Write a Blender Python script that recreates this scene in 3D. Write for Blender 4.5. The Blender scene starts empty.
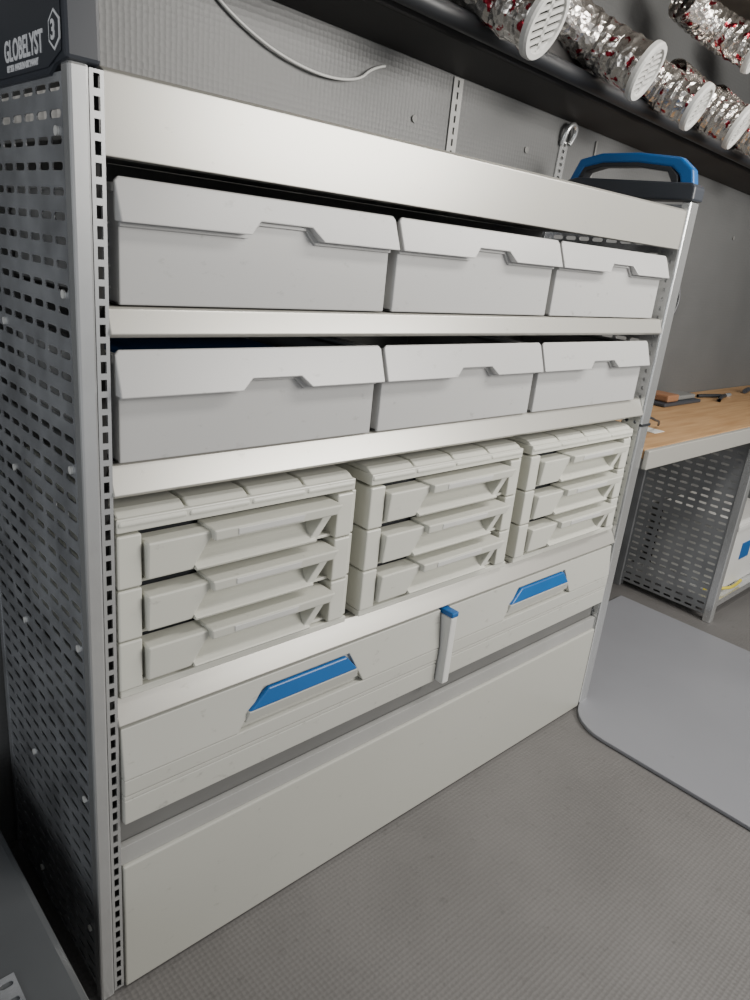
import bpy, math, random
from mathutils import Matrix, Vector
random.seed(4)
COL=bpy.context.scene.collection

# ---------------- materials ----------------
def mat(name,col,rough=.5,metal=0,noise=0.06,nscale=6,bump=0,bscale=200,bkind='noise',spec=.5):
    m=bpy.data.materials.new(name);m.use_nodes=True;nt=m.node_tree
    b=nt.nodes['Principled BSDF'];b.inputs['Roughness'].default_value=rough;b.inputs['Metallic'].default_value=metal
    b.inputs['Specular IOR Level'].default_value=spec
    tc=nt.nodes.new('ShaderNodeTexCoord')
    n=nt.nodes.new('ShaderNodeTexNoise');n.inputs['Scale'].default_value=nscale;n.inputs['Detail'].default_value=6
    nt.links.new(tc.outputs['Object'],n.inputs['Vector'])
    r=nt.nodes.new('ShaderNodeValToRGB')
    a=1-noise*2.2;c=1+noise
    r.color_ramp.elements[0].position=.3;r.color_ramp.elements[1].position=.65
    r.color_ramp.elements[0].color=(col[0]*a,col[1]*a,col[2]*a,1)
    r.color_ramp.elements[1].color=(min(1,col[0]*c),min(1,col[1]*c),min(1,col[2]*c),1)
    nt.links.new(n.outputs['Fac'],r.inputs['Fac']);nt.links.new(r.outputs['Color'],b.inputs['Base Color'])
    if bump:
        if bkind=='voronoi':
            v=nt.nodes.new('ShaderNodeTexVoronoi');v.inputs['Scale'].default_value=bscale;o=v.outputs['Distance'];v.inputs['Randomness'].default_value=.15
        else:
            v=nt.nodes.new('ShaderNodeTexNoise');v.inputs['Scale'].default_value=bscale;o=v.outputs['Fac'];v.inputs['Detail'].default_value=3
        nt.links.new(tc.outputs['Object'],v.inputs['Vector'])
        bp=nt.nodes.new('ShaderNodeBump');bp.inputs['Strength'].default_value=bump;bp.inputs['Distance'].default_value=.004
        nt.links.new(o,bp.inputs['Height']);nt.links.new(bp.outputs['Normal'],b.inputs['Normal'])
    return m
def dirt(m,scale=45,thr=.70,col=(.12,.11,.10,1),amt=.4):
    nt=m.node_tree;b=nt.nodes['Principled BSDF'];src=b.inputs['Base Color'].links[0].from_socket
    tc=nt.nodes.new('ShaderNodeTexCoord');mp=nt.nodes.new('ShaderNodeMapping');mp.inputs['Scale'].default_value=(1,1,1.6)
    n=nt.nodes.new('ShaderNodeTexNoise');n.inputs['Scale'].default_value=scale;n.inputs['Detail'].default_value=8;n.inputs['Roughness'].default_value=.65
    nt.links.new(tc.outputs['Object'],mp.inputs[0]);nt.links.new(mp.outputs[0],n.inputs['Vector'])
    r=nt.nodes.new('ShaderNodeValToRGB');r.color_ramp.elements[0].position=thr-.05;r.color_ramp.elements[1].position=thr+.07
    r.color_ramp.elements[1].color=(amt,amt,amt,1)
    nt.links.new(n.outputs['Fac'],r.inputs['Fac'])
    mx=nt.nodes.new('ShaderNodeMixRGB');mx.inputs['Color2'].default_value=col
    nt.links.new(r.outputs['Color'],mx.inputs['Fac']);nt.links.new(src,mx.inputs['Color1']);nt.links.new(mx.outputs[0],b.inputs['Base Color'])
    return m
M_bin=dirt(mat('bin_plastic',(.46,.46,.455),.30,noise=.015,nscale=2),30,.67)
M_cab=dirt(mat('cabinet_plastic',(.58,.58,.52),.30,noise=.015,nscale=2),35,.68)
M_paint=dirt(mat('painted_panel',(.44,.44,.40),.34,noise=.012,nscale=2),28,.69)
M_lip=dirt(mat('satin_aluminium_lip',(.50,.49,.45),.30,.40,noise=.012,nscale=2),28,.69)
M_drawer=dirt(mat('drawer_front_paint',(.47,.47,.43),.36,noise=.012,nscale=2),28,.67)
M_alu=mat('aluminium_profile',(.70,.71,.71),.26,.8,noise=.02,nscale=20)
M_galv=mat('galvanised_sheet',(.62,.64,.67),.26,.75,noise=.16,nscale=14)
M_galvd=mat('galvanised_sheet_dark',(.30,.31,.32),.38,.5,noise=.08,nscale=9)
M_grey=mat('grey_sheet',(.165,.165,.16),.5,noise=.03)
M_midgrey=mat('mid_grey_sheet',(.33,.33,.32),.45,noise=.03)
M_dkcover=mat('dark_grey_cover',(.075,.08,.085),.45,noise=.05)
M_black=mat('black_plastic',(.022,.024,.028),.45,noise=.05)
M_dcap=mat('dark_cap_plastic',(.035,.04,.05),.4,noise=.05)
M_blue=mat('blue_plastic',(.008,.098,.31),.36,noise=.05)
M_wall=mat('wall_liner',(.110,.112,.112),.45,noise=.05,nscale=3,bump=.25,bscale=85,bkind='voronoi')
M_floor=dirt(mat('floor_liner',(.140,.135,.132),.5,noise=.06,nscale=3,bump=.35,bscale=90,bkind='voronoi'),30,.64,(.07,.067,.063,1),.40)
M_plate=dirt(mat('floor_plate_plastic',(.225,.23,.25),.42,noise=.03,nscale=2,bump=.12,bscale=300),14,.70,(.14,.135,.13,1))
M_ceil=mat('ceiling_liner',(.11,.09,.07),.7,noise=.1)
M_beam=mat('dark_beam',(.013,.012,.012),.55,noise=.1)
M_white=mat('white_plastic',(.62,.62,.60),.4,noise=.02)
M_dark=mat('dark_gap',(.01,.01,.01),.8,noise=.0)
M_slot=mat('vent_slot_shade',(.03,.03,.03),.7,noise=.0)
M_txt=mat('white_print',(.75,.76,.78),.5,noise=0)
def wood():
    m=bpy.data.materials.new('bench_plywood');m.use_nodes=True;nt=m.node_tree;b=nt.nodes['Principled BSDF'];b.inputs['Roughness'].default_value=.5
    tc=nt.nodes.new('ShaderNodeTexCoord');mp=nt.nodes.new('ShaderNodeMapping');mp.inputs['Scale'].default_value=(2,22,22)
    n=nt.nodes.new('ShaderNodeTexNoise');n.inputs['Scale'].default_value=2.5;n.inputs['Detail'].default_value=8
    r=nt.nodes.new('ShaderNodeValToRGB');r.color_ramp.elements[0].position=.3;r.color_ramp.elements[1].position=.7
    r.color_ramp.elements[0].color=(.32,.18,.08,1);r.color_ramp.elements[1].color=(.45,.28,.14,1)
    nt.links.new(tc.outputs['Object'],mp.inputs[0]);nt.links.new(mp.outputs[0],n.inputs[0]);nt.links.new(n.outputs['Fac'],r.inputs[0]);nt.links.new(r.outputs[0],b.inputs['Base Color'])
    return m
M_wood=wood()
def foil():
    m=bpy.data.materials.new('foil_duct');m.use_nodes=True;nt=m.node_tree;b=nt.nodes['Principled BSDF'];b.inputs['Roughness'].default_value=.25;b.inputs['Metallic'].default_value=.92
    tc=nt.nodes.new('ShaderNodeTexCoord')
    n=nt.nodes.new('ShaderNodeTexVoronoi');n.inputs['Scale'].default_value=50
    n2=nt.nodes.new('ShaderNodeTexNoise');n2.inputs['Scale'].default_value=38;n2.inputs['Detail'].default_value=5
    nt.links.new(tc.outputs['Object'],n.inputs['Vector']);nt.links.new(tc.outputs['Object'],n2.inputs['Vector'])
    r=nt.nodes.new('ShaderNodeValToRGB');r.color_ramp.elements[0].position=.60;r.color_ramp.elements[0].color=(.76,.73,.69,1)
    r.color_ramp.elements[1].position=.62;r.color_ramp.elements[1].color=(.38,.03,.05,1)
    nt.links.new(n2.outputs['Fac'],r.inputs[0]);nt.links.new(r.outputs[0],b.inputs['Base Color'])
    bp=nt.nodes.new('ShaderNodeBump');bp.inputs['Strength'].default_value=.7;bp.inputs['Distance'].default_value=.008
    nt.links.new(n.outputs['Distance'],bp.inputs['Height']);nt.links.new(bp.outputs[0],b.inputs['Normal'])
    return m
M_foil=foil()

# ---------------- helpers ----------------
def empty(name,loc=(0,0,0)):
    e=bpy.data.objects.new(name,None);e.location=loc;e.empty_display_size=.05;COL.objects.link(e);return e
def mk(name,v,f,m,parent=None,bevel=0,smooth=False):
    me=bpy.data.meshes.new(name);me.from_pydata(v,[],f);me.validate();me.update()
    import bmesh
    bm=bmesh.new();bm.from_mesh(me);bmesh.ops.recalc_face_normals(bm,faces=bm.faces);bm.to_mesh(me);bm.free()
    me.materials.append(m);o=bpy.data.objects.new(name,me);COL.objects.link(o)
    if parent: o.parent=parent;o.matrix_parent_inverse=Matrix.Translation(-Vector(parent.location))
    if smooth:
        for p in me.polygons:p.use_smooth=True
    if bevel:
        b=o.modifiers.new('bevel','BEVEL');b.width=bevel;b.segments=2;b.limit_method='ANGLE'
    return o
def box(name,x0,x1,y0,y1,z0,z1,m,parent=None,bevel=.0015):
    v=[(x0,y0,z0),(x1,y0,z0),(x1,y1,z0),(x0,y1,z0),(x0,y0,z1),(x1,y0,z1),(x1,y1,z1),(x0,y1,z1)]
    f=[(0,3,2,1),(4,5,6,7),(0,1,5,4),(1,2,6,5),(2,3,7,6),(3,0,4,7)]
    return mk(name,v,f,m,parent,bevel)
def ext(name,va,vb,m,parent,bevel):
    n=len(va);f=[tuple(range(n)),tuple(range(2*n-1,n-1,-1))]+[(i,(i+1)%n,n+(i+1)%n,n+i) for i in range(n)]
    return mk(name,va+vb,f,m,parent,bevel)
def prism(name,pts,yf,yb,m,parent=None,bevel=.0015):
    return ext(name,[(x,yf(z),z) for x,z in pts],[(x,yb,z) for x,z in pts],m,parent,bevel)
def sideprism(name,pts,x0,x1,m,parent=None,bevel=.002):
    return ext(name,[(x0,y,z) for y,z in pts],[(x1,y,z) for y,z in pts],m,parent,bevel)
def zprism(name,pts,z0,z1,m,parent=None,bevel=.002):
    return ext(name,[(x,y,z0) for x,y in pts],[(x,y,z1) for x,y in pts],m,parent,bevel)
def perf(name,origin,U,V,nu,nv,cw,ch,sw,sh,thick,m,parent=None,rect=False):
    """sheet with real slots; U,V unit vectors"""
    v=[];f=[];O=Vector(origin);U=Vector(U);V=Vector(V)
    r=sh/2;hs=max(sw/2-r,0)
    slot=[]
    if rect:
        a,b=sw/2,sh/2
        slot=[(a*.5,-b),(a,-b),(a,0),(a,b),(a*.5,b),(-a*.5,b),(-a,b),(-a,0),(-a,-b),(-a*.5,-b)]
    else:
        for k in range(5):
            a=-math.pi/2+math.pi*k/4;slot.append((hs+r*math.cos(a),r*math.sin(a)))
        for k in range(5):
            a=math.pi/2+math.pi*k/4;slot.append((-hs+r*math.cos(a),r*math.sin(a)))
    W,H=cw/2,ch/2;e=slot[0][0]
    e=max(e,W*.2)
    outer=[(e,-H),(W,-H),(W,0),(W,H),(e,H),(-e,H),(-W,H),(-W,0),(-W,-H),(-e,-H)]
    for j in range(nv):
        for i in range(nu):
            cx=(i+.5)*cw;cy=(j+.5)*ch;b=len(v);k=10
            for s in slot: v.append(O+U*(cx+s[0])+V*(cy+s[1]))
            for s in outer: v.append(O+U*(cx+s[0])+V*(cy+s[1]))
            for q in range(k): f.append((b+q,b+(q+1)%k,b+k+(q+1)%k,b+k+q))
    o=mk(name,[tuple(p) for p in v],f,m,parent)
    s=o.modifiers.new('solid','SOLIDIFY');s.thickness=thick;s.offset=0
    return o
def curve(name,pts,r,m,parent=None):
    cu=bpy.data.curves.new(name,'CURVE');cu.dimensions='3D';cu.bevel_depth=r;cu.bevel_resolution=3
    s=cu.splines.new('NURBS');s.points.add(len(pts)-1);s.use_endpoint_u=True;s.order_u=3
    for i,p in enumerate(pts): s.points[i].co=(*p,1)
    cu.materials.append(m);o=bpy.data.objects.new(name,cu);COL.objects.link(o)
    if parent:o.parent=parent;o.matrix_parent_inverse=Matrix.Translation(-Vector(parent.location))
    return o
def cyl(name,c,axis,r,h,m,parent=None,n=24):
    ax=Vector(axis).normalized();t=ax.orthogonal().normalized();b=ax.cross(t);c=Vector(c)
    v=[]
    for s in (0,h):
        for i in range(n):
            a=2*math.pi*i/n;v.append(tuple(c+ax*s+t*r*math.cos(a)+b*r*math.sin(a)))
    f=[tuple(range(n)),tuple(range(2*n-1,n-1,-1))]+[(i,(i+1)%n,n+(i+1)%n,n+i) for i in range(n)]
    return mk(name,v,f,m,parent)

# ---------------- room ----------------
box('floor',-1.6,4.9,-2.4,.56,-.05,0,M_floor,None,0)
box('wall_back',-1.6,4.9,.49,.56,0,2.3,M_wall,None,0)
box('wall_right',4.82,4.9,-2.4,.489,0,2.3,M_wall,None,0)
box('ceiling',-1.6,4.9,-1.2,.56,2.301,2.36,M_ceil,None,0)
box('trim_1',1.86,1.868,.484,.4895,.9,1.80,M_grey,None,0)

beam=empty('roof_beam',(2,.4,1.9))
bb=sideprism('beam_body',[(.33,1.86),(.345,1.815),(.489,1.79),(.489,1.93),(.345,1.93)],-1.5,4.8,M_beam,beam,.004)
for v in bb.data.vertices: v.co.z+=(3-v.co.x)*.030
curve('beam_pipe',[(-1.5,.31,1.975),(1,.31,1.90),(3,.31,1.84),(4.8,.31,1.786)],.022,M_black,beam)

scr=empty('wall_rivets',(0,.488,1.7))
for i,(x,z) in enumerate([(.72,1.87),(1.02,1.72),(1.5,1.72),(2.3,1.70),(2.3,1.3),(3.1,1.6),(-.3,1.3),(-.3,.8),(-.3,.4)]):
    cyl('rivet_%d'%i,(x,.489,z),(0,-1,0),.009,.003,M_grey,scr,12)
rail=empty('wall_rail',(1.17,.487,1.7))
perf('rail_strip',(1.150,.487,1.45),(0,0,1),(1,0,0),14,1,.028,.036,.017,.007,.003,M_midgrey,rail,rect=True)
curve('loose_cable',[(.36,.486,1.90),(.42,.484,1.845),(.50,.482,1.80),(.60,.480,1.765),(.72,.478,1.75),(.82,.48,1.765),(.86,.484,1.80),(.90,.484,1.812)],.0032,M_white)
st=empty('wall_strap',(1.7,.487,1.7))
perf('strap_body',(1.655,.487,1.60),(1,0,0),(.06,0,1),1,9,.040,.019,.018,.010,.004,M_alu,st)
curve('strap_hook',[(1.665,.482,1.76),(1.660,.47,1.80),(1.69,.465,1.825),(1.720,.47,1.80),(1.705,.482,1.765)],.008,M_alu,st)

# ---------------- shelving unit frame ----------------
U=empty('van_shelving_unit',(0,.2,0))
D=.45
XL=-.044
perf('left_side_panel',(XL+.002,.022,.02),(0,1,0),(0,0,1),9,51,.0475,.0303,.038,.0100,.002,M_galv,U)
box('left_front_profile',XL,-.0185,-.004,.022,.0,1.576,M_alu,U,.004)
box('left_slot_shade',-.018,-.001,.012,.02,.0,1.575,M_dark,U,0)  # near-black backing stands in for the shade inside the slots
perf('left_profile_slots',(-.0185,-.002,.01),(0,0,1),(1,0,0),62,1,.0252,.0185,.0165,.0085,.002,M_alu,U,rect=True)
box('left_panel_rear_post',XL,-.02,D,D+.02,0,1.575,M_galv,U)
for i,z in enumerate([.15,.45,.75,1.05,1.3,1.5]):
    cyl('panel_bolt_%d'%i,(XL+.001,.04,z),(-1,0,0),.006,.003,M_white,U,12)
    cyl('panel_bolt_r%d'%i,(XL+.001,.30,z-.07),(-1,0,0),.006,.003,M_white,U,12)
box('right_front_profile',1.606,1.656,-.004,.022,0,1.60,M_alu,U,.004)
box('right_post_band',1.603,1.659,-.007,.06,.978,.986,M_black,U,.001)
perf('right_side_panel',(1.65,.022,.02),(0,1,0),(0,0,1),9,52,.0475,.0303,.036,.0115,.002,M_galv,U)
perf('right_inner_slots',(1.600,.0,.02),(0,1,0),(0,0,1),2,62,.028,.0252,.012,.012,.002,M_alu,U)
box('right_rear_post',1.61,1.65,D,D+.02,0,1.575,M_galv,U)
sideprism('header_panel',[(0,1.477),(0,1.574),(.012,1.580),(.03,1.580),(.03,1.57),(.012,1.568),(.012,1.483),(.03,1.48),(.03,1.477)],.0,1.604,M_lip,U,.0015)
box('top_tray',.0,1.60,.03,D,1.50,1.506,M_grey,U)
def shelf(nm,z0,z1,tiltback=.004):
    sideprism(nm+'_lip',[(.0,z0),(-.008,z0+.006),(tiltback,z1-.003),(tiltback+.004,z1),(.03,z1),(.03,z0)],.0,1.598,M_lip,U,.0015)
    box(nm+'_tray',.001,1.597,.03,D,z1-.012,z1,M_grey,U)
shelf('shelf_upper',1.247,1.289)
shelf('shelf_middle',1.010,1.060,.012)
shelf('shelf_lower',.603,.655,.014)
box('recess_plate',.001,1.597,.018,.024,.34,.402,M_grey,U)
box('base_rail',.001,1.597,.002,.017,.302,.342,M_midgrey,U,.001)
box('kick_panel',.003,1.597,-.006,.012,.006,.3015,M_paint,U,.003)
box('base_tray',.001,1.597,.03,D,.30,.31,M_grey,U)
box('back_panel',.001,1.597,D,D+.006,.02,1.5,M_grey,U)
def arcpts(cy,cz,r,a0,a1,n=8):
    return [(cy+r*math.cos(math.radians(a0+(a1-a0)*i/n)),cz+r*math.sin(math.radians(a0+(a1-a0)*i/n))) for i in range(n+1)]
def cap(side,x0,x1,zb,txt):
    if txt:
        prof=[(-.008,zb+.010)]+arcpts(.05,zb+.085,.055,180,95,6)+arcpts(.38,zb+.085,.055,85,0,6)+[(.455,zb+.005),(.44,zb-.002)]
        prof+=[(.40,zb-.004),(.05,zb-.004),(.03,zb+.006)]
        sideprism('cap_'+side,prof,x0,x1,M_dcap,U,.005)
        sideprism('cap_label_'+side,[(.002,zb+.018),(.002,zb+.085),(.03,zb+.11),(.36,zb+.115),(.36,zb+.004),(.045,zb+.004)],x0-.002,x0,M_dcap,U,.001)
    else:
        sideprism('cap_'+side,[(-.010,zb-.004),(-.010,zb+.03),(0,zb+.04),(.36,zb+.052),(.42,zb+.04),(.43,zb-.004)],x0,x1,M_dcap,U,.005)
        xm=(x0+x1)/2
        pth=[(.002,zb+.03),(.014,zb+.075),(.055,zb+.106),(.18,zb+.119),(.30,zb+.119),(.37,zb+.104),(.405,zb+.03)]
        inn=[(.375,zb+.03),(.35,zb+.080),(.29,zb+.092),(.18,zb+.092),(.075,zb+.080),(.05,zb+.06),(.04,zb+.03)]
        sideprism('cap_handle',pth+inn,xm-.017,xm+.017,M_blue,U,.006)
        pin=[(.045,zb+.03),(.055,zb+.062),(.078,zb+.081),(.18,zb+.093),(.29,zb+.093),(.35,zb+.081),(.377,zb+.03),(.365,zb+.03),(.34,zb+.070),(.29,zb+.082),(.18,zb+.082),(.085,zb+.070),(.06,zb+.03)]
        sideprism('cap_handle_inner',pin,xm-.019,xm+.019,M_black,U,.002)
cap('left',-.048,-.004,1.566,True)
cap('right',1.598,1.66,1.606,False)
def text(body,y,z,size,x,sx=1,off=0.0004):
    cu=bpy.data.curves.new('cap_text','FONT');cu.body=body;cu.size=size;cu.extrude=off;cu.offset=.0008;cu.materials.append(M_txt)
    o=bpy.data.objects.new('cap_text',cu);COL.objects.link(o)
    o.parent=U;o.matrix_parent_inverse=Matrix.Translation(-Vector(U.location))
    o.matrix_basis=Matrix(((0,0,-1,x),(-1,0,0,y),(0,1,0,z),(0,0,0,1)))@Matrix.Diagonal((sx,1,1,1))
    return o
text('GLOBELYST',.200,1.588,.035,-.0504,.78)
text('SERIES  MADE IN GERMANY',.192,1.576,.0095,-.0504)
hexp=[(.018+.020*math.cos(math.radians(60*i+30)),1.607+.022*math.sin(math.radians(60*i+30))) for i in range(6)]
sideprism('cap_emblem',hexp,-.0508,-.0495,M_txt,U,0)
hexp=[(.018+.0165*math.cos(math.radians(60*i+30)),1.607+.0185*math.sin(math.radians(60*i+30))) for i in range(6)]
sideprism('cap_emblem_inner',hexp,-.0513,-.050,M_dcap,U,0)
text('3',.026,1.597,.029,-.0518)

# ---------------- storage bins ----------------
def bin_(x0,x1,zt,zl,zm,zb,cont=False):
    W=x1-x0;B=empty('storage_bin',((x0+x1)/2,.2,zb))
    ft=zm+.01
    box('front_face',x0+.006,x1-.006,.004,.010,zb,ft,M_bin,B,.002)
    xa,xb,xc,xd=x0+.395*W,x0+.435*W,x0+.625*W,x0+.665*W
    pts=[(x0,zt-.006),(x0+.006,zt),(x1-.006,zt),(x1,zt-.006),(x1,zl),(xd,zl),(xc,zm),(xb,zm),(xa,zl),(x0,zl)]
    prism('front_lip',pts,lambda z:-.020+.022*(z-zl)/(zt-zl),.006,M_bin,B,.0022)
    e=.006
    pts2=[(x0+.006,zl+.001),(xa,zl+.001),(xb,zm+.001),(xc,zm+.001),(xd,zl+.001),(x1-.006,zl+.001),(x1-.006,zl-e),(xd-.004,zl-e),(xc-.004,zm-e),(xb+.004,zm-e),(xa+.004,zl-e),(x0+.006,zl-e)]
    prism('front_rib',pts2,lambda z:-.001,.006,M_bin,B,.001)
    for xx,n in ((x0+.006,'side_left'),(x1-.012,'side_right')):
        L=n=='side_left'
        box(n,xx,xx+.006,.008,.43,zb,zt-.012,M_bin,B)
        box(n+'_rim',xx-.006 if L else xx,xx+.006 if L else xx+.012,.008,.43,zt-.02,zt-.008,M_bin,B)
        for k in range(4): box(n+'_rib%d'%k,xx-.004 if L else xx+.006,xx if L else xx+.010,.03,.42,zb+.02+k*.028,zb+.024+k*.028,M_bin,B,0)
    box('back',x0+.006,x1-.006,.424,.43,zb,zt-.012,M_bin,B)
    box('bottom',x0+.006,x1-.006,.008,.43,zb,zb+.005,M_bin,B)
    if cont: box('contents',x0+.10,x1-.10,.12,.36,zb+.006,zt-.030,M_blue,B,.01)
for x0,x1 in ((.012,.524),(.534,1.036),(1.044,1.548)):
    bin_(x0,x1,1.456,1.400,1.420,1.2915)
for i,(x0,x1) in enumerate(((.008,.520),(.528,1.032),(1.040,1.546))):
    bin_(x0,x1,1.230,1.165,1.183,1.0625,cont=i==0)

# ---------------- small drawer cabinets ----------------
def cabinet(x0,x1,zb=.6565):
    C=empty('drawer_cabinet',((x0+x1)/2,.2,zb));zt=.986;W=x1-x0
    pw=.040;ph=.093;zf=.672
    for k in range(3):
        z0=zf+k*ph;z1=z0+ph-.003
        box('post_left_%d'%k,x0,x0+pw,-.004,.41,z0,z1,M_cab,C,.003)
        box('post_right_%d'%k,x1-pw-.014,x1-.014,-.004,.41,z0,z1,M_cab,C,.003)
        box('post_edge_%d'%k,x1-.010,x1,.006,.40,z0,z1,M_cab,C,.002)
        box('rail_%d'%k,x0+pw-.002,x1-pw-.012,.010,.40,z0+.000,z0+.006,M_cab,C,.001)
        box('cavity_shade_%d'%k,x0+pw-.001,x1-pw-.013,.034,.040,z0+.008,z1+.002,M_black,C,0)  # black sheet painting in the shade around the drawers
    box('foot_plate',x0+.002,x1-.002,.0,.41,zb,zf-.002,M_cab,C,.002)
    box('back',x0+.01,x1-.01,.40,.408,zb+.008,zt-.03,M_grey,C)
    ztb=zf+3*ph
    box('top_board',x0,x1-.012,-.003,.41,ztb+.002,zt-.010,M_cab,C,.002)
    n=4;g=.005;pwid=(W-.012)/n
    for k in range(n):
        pr=[(-.006,ztb+.012),(-.005,ztb+.020),(.014,zt-.003),(.022,zt),(.40,zt),(.40,ztb+.010)]
        sideprism('top_pad_%d'%k,pr,x0+k*pwid+g/2,x0+(k+1)*pwid-g/2,M_cab,C,.003)
    a=x0+pw+.004;b=x1-pw-.018;w=b-a
    for k in range(3):
        z0=zf+.010+k*ph;z1=z0+.068
        xl=a+.27*w;xr=b-.01*w
        prism('drawer_left_%d'%k,[(a,z1-.002),(xl+.02,z1-.002),(xl-.002,z1-.026),(xl-.022,z0),(a+.002,z0)],lambda z:-.010-.008*(z-z0)/.07,.030,M_cab,C,.003)
        prism('drawer_right_%d'%k,[(xr-.004,z1-.002),(xr-.034,z1-.002),(xr-.040,z1-.026),(xr-.066,z0),(xr-.046,z0)],lambda z:-.012-.008*(z-z0)/.07,.030,M_cab,C,.002)
        prism('drawer_handle_%d'%k,[(xl+.004,z1+.003),(xr,z1+.003),(xr-.010,z1-.018),(xl+.008,z1-.018)],lambda z:-.030+.004*(z1-z)/.02,.030,M_cab,C,.003)
        prism('drawer_label_%d'%k,[(xl+.05,z1-.001),(xr-.09,z1-.001),(xr-.092,z1-.013),(xl+.052,z1-.013)],lambda z:-.0312+.004*(z1-z)/.02,-.016,M_white,C,.0008)
        sp=[(.032,z1-.016)]
        for i in range(10):
            u=i/9;sp.append((.030-.046*u**2.4,z1-.016-(.068-.016-.006)*u))
        sp+=[(-.019,z0+.004),(-.017,z0),(.032,z0)]
        sideprism('drawer_scoop_%d'%k,sp,xl-.020,xr-.050,M_cab,C,.0)
cabinet(.004,.496);cabinet(.528,1.040);cabinet(1.068,1.578)

# ---------------- wide drawers with blue handles ----------------
def wide(x0,x1,g0,g1,t0,t1):
    Wd=empty('wide_drawer',((x0+x1)/2,.2,.4));z0=.404;z1=.599
    box('body',x0+.01,x1-.01,.012,.42,z0+.004,z1-.012,M_grey,Wd)
    box('front_base',x0,x1,.0,.012,z0,z1,M_drawer,Wd,.002)
    zl=.500
    pts=[(x0,z1),(x1,z1),(x1,zl),(g1+.022,zl),(t1+.010,.577),(t0-.010,.577),(g0-.022,zl),(x0,zl)]
    prism('front_fascia',pts,lambda z:-.003-.012*(z1-z)/(z1-zl),.002,M_drawer,Wd,.002)
    gp=[(g0,.540),(t0,.574),(t1,.574),(g1,.540)]
    prism('handle_grip',gp,lambda z:-.018+.009*(z-.540)/.04,.0,M_blue,Wd,.003)
    prism('handle_flap',[(g0-.006,.516),(g0,.540),(g1,.540),(g1+.006,.516)],lambda z:-.013-.004*(z-.516)/.018,.0,M_drawer,Wd,.002)
    box('front_strip_a',x0,x1,-.014,.001,.466,.4985,M_drawer,Wd,.002)
    box('front_strip_b',x0,x1,-.013,.001,.457,.4645,M_drawer,Wd,.001)
    box('front_lower',x0,x1,-.013,.001,z0+.001,.4555,M_drawer,Wd,.002)
wide(.004,.799,.252,.528,.300,.500);wide(.831,1.590,1.072,1.346,1.122,1.324)
lp=empty('drawer_latch',(.815,0,.5))
box('latch_post',.8035,.8265,-.036,.012,.405,.588,M_white,lp,.004)
box('latch_cap',.803,.827,-.038,.010,.5885,.602,M_blue,lp,.003)

# ---------------- workbench ----------------
Wb=empty('workbench',(3,.2,0))
box('bench_top',1.672,4.5,-.0,.485,.870,.900,M_wood,Wb,.002)
box('bench_edge',1.670,4.5,-.018,-.001,.838,.899,M_lip,Wb,.003)
box('bench_frame',1.672,4.5,.0,.03,.838,.869,M_grey,Wb)
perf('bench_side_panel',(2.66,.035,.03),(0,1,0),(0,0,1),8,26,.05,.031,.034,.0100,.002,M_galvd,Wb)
box('bench_front_post',2.650,2.690,.0,.034,0,.837,M_alu,Wb,.003)
box('bench_rear_post',2.650,2.690,.436,.476,0,.837,M_galvd,Wb,.003)
box('bench_lower_shelf',2.691,3.7,.01,.45,.06,.09,M_alu,Wb)
box('bench_back',2.691,3.7,.452,.458,.1,.83,M_grey,Wb)
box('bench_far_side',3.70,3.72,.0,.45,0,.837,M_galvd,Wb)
box('bench_top_drawer_rail',2.691,3.7,.005,.02,.78,.836,M_grey,Wb)
cr=empty('storage_crate',(3,.2,.0905))
box('crate_body',2.84,3.3,.05,.40,.0905,.42,M_white,cr,.01)
box('crate_rim',2.83,3.31,.04,.41,.38,.405,M_white,cr,.004)
box('crate_label',2.95,3.05,.046,.052,.22,.30,M_blue,cr,.001)
curve('coiled_hose',[(2.76,.10,.10),(2.80,.03,.12),(2.9,.02,.105),(3.0,.03,.11)],.007,mat('yellow_hose',(.6,.5,.05),.5))
tb=empty('tool_tray',(2.6,.35,.9))
box('tray_base',2.46,2.80,.33,.46,.901,.915,M_dcap,tb,.004)
box('tray_block',2.50,2.60,.34,.44,.916,.945,mat('rust_block',(.25,.12,.06),.6),tb,.006)
box('tray_block_b',2.62,2.78,.35,.43,.916,.935,M_grey,tb,.006)
pl=empty('pliers',(3.0,.2,.9))
curve('handle_a',[(2.92,.30,.908),(3.00,.33,.912),(3.1,.35,.908)],.008,M_black,pl)
curve('handle_b',[(2.92,.40,.908),(3.00,.37,.912),(3.1,.35,.908)],.008,M_black,pl)
curve('jaw',[(3.1,.35,.908),(3.16,.353,.908)],.01,M_galv,pl)
box('paper_note',1.93,2.0,.10,.16,.9005,.902,M_white,None,0)
dz=empty('screwdriver',(3.4,.3,.9))
cyl('grip',(3.36,.36,.914),(1,.2,0),.012,.09,M_dcap,dz,12);cyl('shaft',(3.45,.378,.914),(1,.2,0),.004,.09,M_alu,dz,8)
curve('black_cable',[(1.668,.10,1.50),(1.70,.06,1.45),(1.735,.04,1.39),(1.72,.02,1.33),(1.675,.03,1.26),(1.668,.08,1.18)],.005,M_black)
curve('black_cord',[(1.668,.04,1.0),(1.72,.02,.99),(1.80,.05,.97),(1.95,.10,.94),(2.05,.15,.908)],.004,M_black)

# ---------------- raised floor plate ----------------
pts=[(2.53,.36),(1.675,.36),(1.675,.02)]
for i in range(9):
    a=math.radians(90+90*i/8);pts.append((1.66+.165*math.cos(a),-.16+.165*math.sin(a)))
pts+=[(1.50,-1.5),(2.53,-1.5)]
zprism('floor_plate',pts,.001,.014,M_plate,None,.003)

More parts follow.
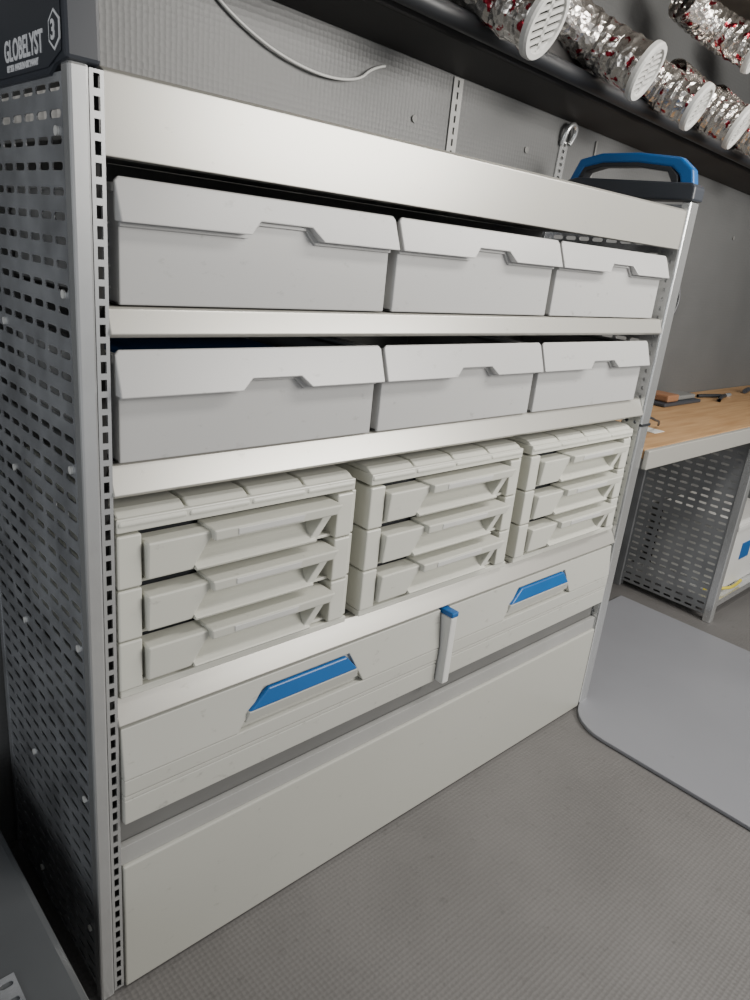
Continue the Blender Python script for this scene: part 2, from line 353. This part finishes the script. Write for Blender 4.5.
# ---------------- low cover on the left ----------------
wa=empty('wheel_arch_cover',(-.4,-.1,0))
sideprism('cover_body',[(-.62,0),(-.62,.28),(-.60,.30),(.46,.30),(.46,0)],-1.2,-.135,M_dkcover,wa,.012)
perf('cover_grille',(-.36,-.45,.302),(1,0,0),(0,1,0),5,12,.03,.03,.02,.01,.002,M_galv,wa)

# ---------------- foil ducts with round vents ----------------
def duct(x,y,z,dirv,r=.078,L=.36,rot=0,end=(-.85,.25,.30)):
    G=empty('foil_vent_duct',(x,y,z));ax=Vector(dirv).normalized();t=ax.cross(Vector((0,0,1))).normalized();b=t.cross(ax)
    c=Vector((x,y,z));v=[];f=[];n=28;m=34;rr=r*.86
    E=Vector(end).normalized();p=c+ax*.012;ds=(L-.012)/(m-1)
    for j in range(m):
        u=j*ds/.44;w=min(1,max(0,(u-.10)/.5));w=w*w*(3-2*w)
        d=(ax*(1-w)+E*w).normalized();tt=d.cross(Vector((0,0,1))).normalized();bb=tt.cross(d)
        rad=rr*(1+.035*math.sin(j*1.9))
        for i in range(n):
            a=2*math.pi*i/n+random.uniform(-.05,.05);q=rad*(1+random.uniform(-.02,.02));v.append(tuple(p+d*random.uniform(-.002,.002)+tt*q*math.cos(a)+bb*q*math.sin(a)))
        p=p+d*ds
    for j in range(m-1):
        for i in range(n): f.append((j*n+i,j*n+(i+1)%n,(j+1)*n+(i+1)%n,(j+1)*n+i))
    mk('foil_tube',v,f,M_foil,G,smooth=False)
    v=[];f=[];n=40
    prof=[(r*.76,.002),(r*.80,-.006),(r*.95,-.006),(r,0),(r,.012),(r*.76,.014)]
    for i in range(n):
        a=2*math.pi*i/n
        for q,s in prof: v.append(tuple(c+ax*s+t*q*math.cos(a)+b*q*math.sin(a)))
    k=len(prof)
    for i in range(n):
        for j in range(k): f.append((i*k+j,i*k+(j+1)%k,((i+1)%n)*k+(j+1)%k,((i+1)%n)*k+j))
    mk('vent_ring',v,f,M_white,G)
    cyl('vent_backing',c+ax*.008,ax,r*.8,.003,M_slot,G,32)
    ca,sa=math.cos(rot),math.sin(rot);T=t*ca+b*sa;Bv=-t*sa+b*ca
    def bar(off,half,wd,nm,A,Bb):
        vv=[]
        for s in (-.001,.004):
            for p_,q in ((-half,-wd),(half,-wd),(half,wd),(-half,wd)):
                vv.append(tuple(c+ax*s+A*p_+Bb*(off+q)))
        mk(nm,vv,[(0,1,2,3),(7,6,5,4),(0,1,5,4),(1,2,6,5),(2,3,7,6),(3,0,4,7)],M_white,G)
    for i in range(-3,4):
        off=i*r*.22;half=math.sqrt(max(0,(r*.80)**2-off**2));bar(off,half,r*.058,'louvre_%d'%(i+3),T,Bv)
    bar(0,r*.80,r*.07,'louvre_cross',Bv,T)
dd=(-.25,.86,.44)
for x,y,z,r,L in ((1.075,.16,1.905,.078,.60),(1.535,.16,1.905,.074,.46),(1.855,.16,1.880,.068,.30),(2.165,.16,1.880,.072,.30),(2.48,.16,1.87,.072,.30),(2.80,.16,1.87,.072,.30)):
    duct(x,y,z,dd,r,L,rot=.5)
for x in (2.12,2.58): duct(x,.14,2.08,dd,.064,.30,rot=.5)

# ---------------- lights ----------------
def area(name,loc,tgt,sx,sy,e,col=(1,1,1)):
    l=bpy.data.lights.new(name,'AREA');l.shape='RECTANGLE';l.size=sx;l.size_y=sy;l.energy=e;l.color=col
    o=bpy.data.objects.new(name,l);COL.objects.link(o);o.location=loc
    o.rotation_euler=(Vector(tgt)-Vector(loc)).to_track_quat('-Z','Y').to_euler();return o
area('door_daylight',(2.4,-2.5,2.1),(1.3,0,.85),1.4,1.0,106,(1,.965,.905))
area('overhead_fill',(1.6,-.75,2.27),(1.6,-.1,.3),1.8,.3,36,(1,.965,.905))  # added overhead light for shadows under the lips, no visible lamp
area('side_panel_fill',(-2.3,-.6,1.5),(0,.2,.9),1.0,1.4,18,(.95,.98,1))  # added fill that brightens the left side panel, not a known source
w=bpy.data.worlds.new('World');bpy.context.scene.world=w;w.use_nodes=True
w.node_tree.nodes['Background'].inputs[0].default_value=(.96,.97,1,1);w.node_tree.nodes['Background'].inputs[1].default_value=.34

# ---------------- camera ----------------
cd=bpy.data.cameras.new('Camera');cd.sensor_fit='VERTICAL';cd.sensor_height=36;cd.lens=723.4*36/1000;cd.clip_start=.02
co=bpy.data.objects.new('Camera',cd);COL.objects.link(co)
r0=Vector((.73462,-.67141,.09768));r1=Vector((-.15391,-.30513,-.93979));r2=Vector((.66079,.67536,-.32749))
R=Matrix((r0,-r1,-r2)).transposed()
co.matrix_world=Matrix.Translation((-.4244,-.9897,1.4))@R.to_4x4()
bpy.context.scene.camera=co
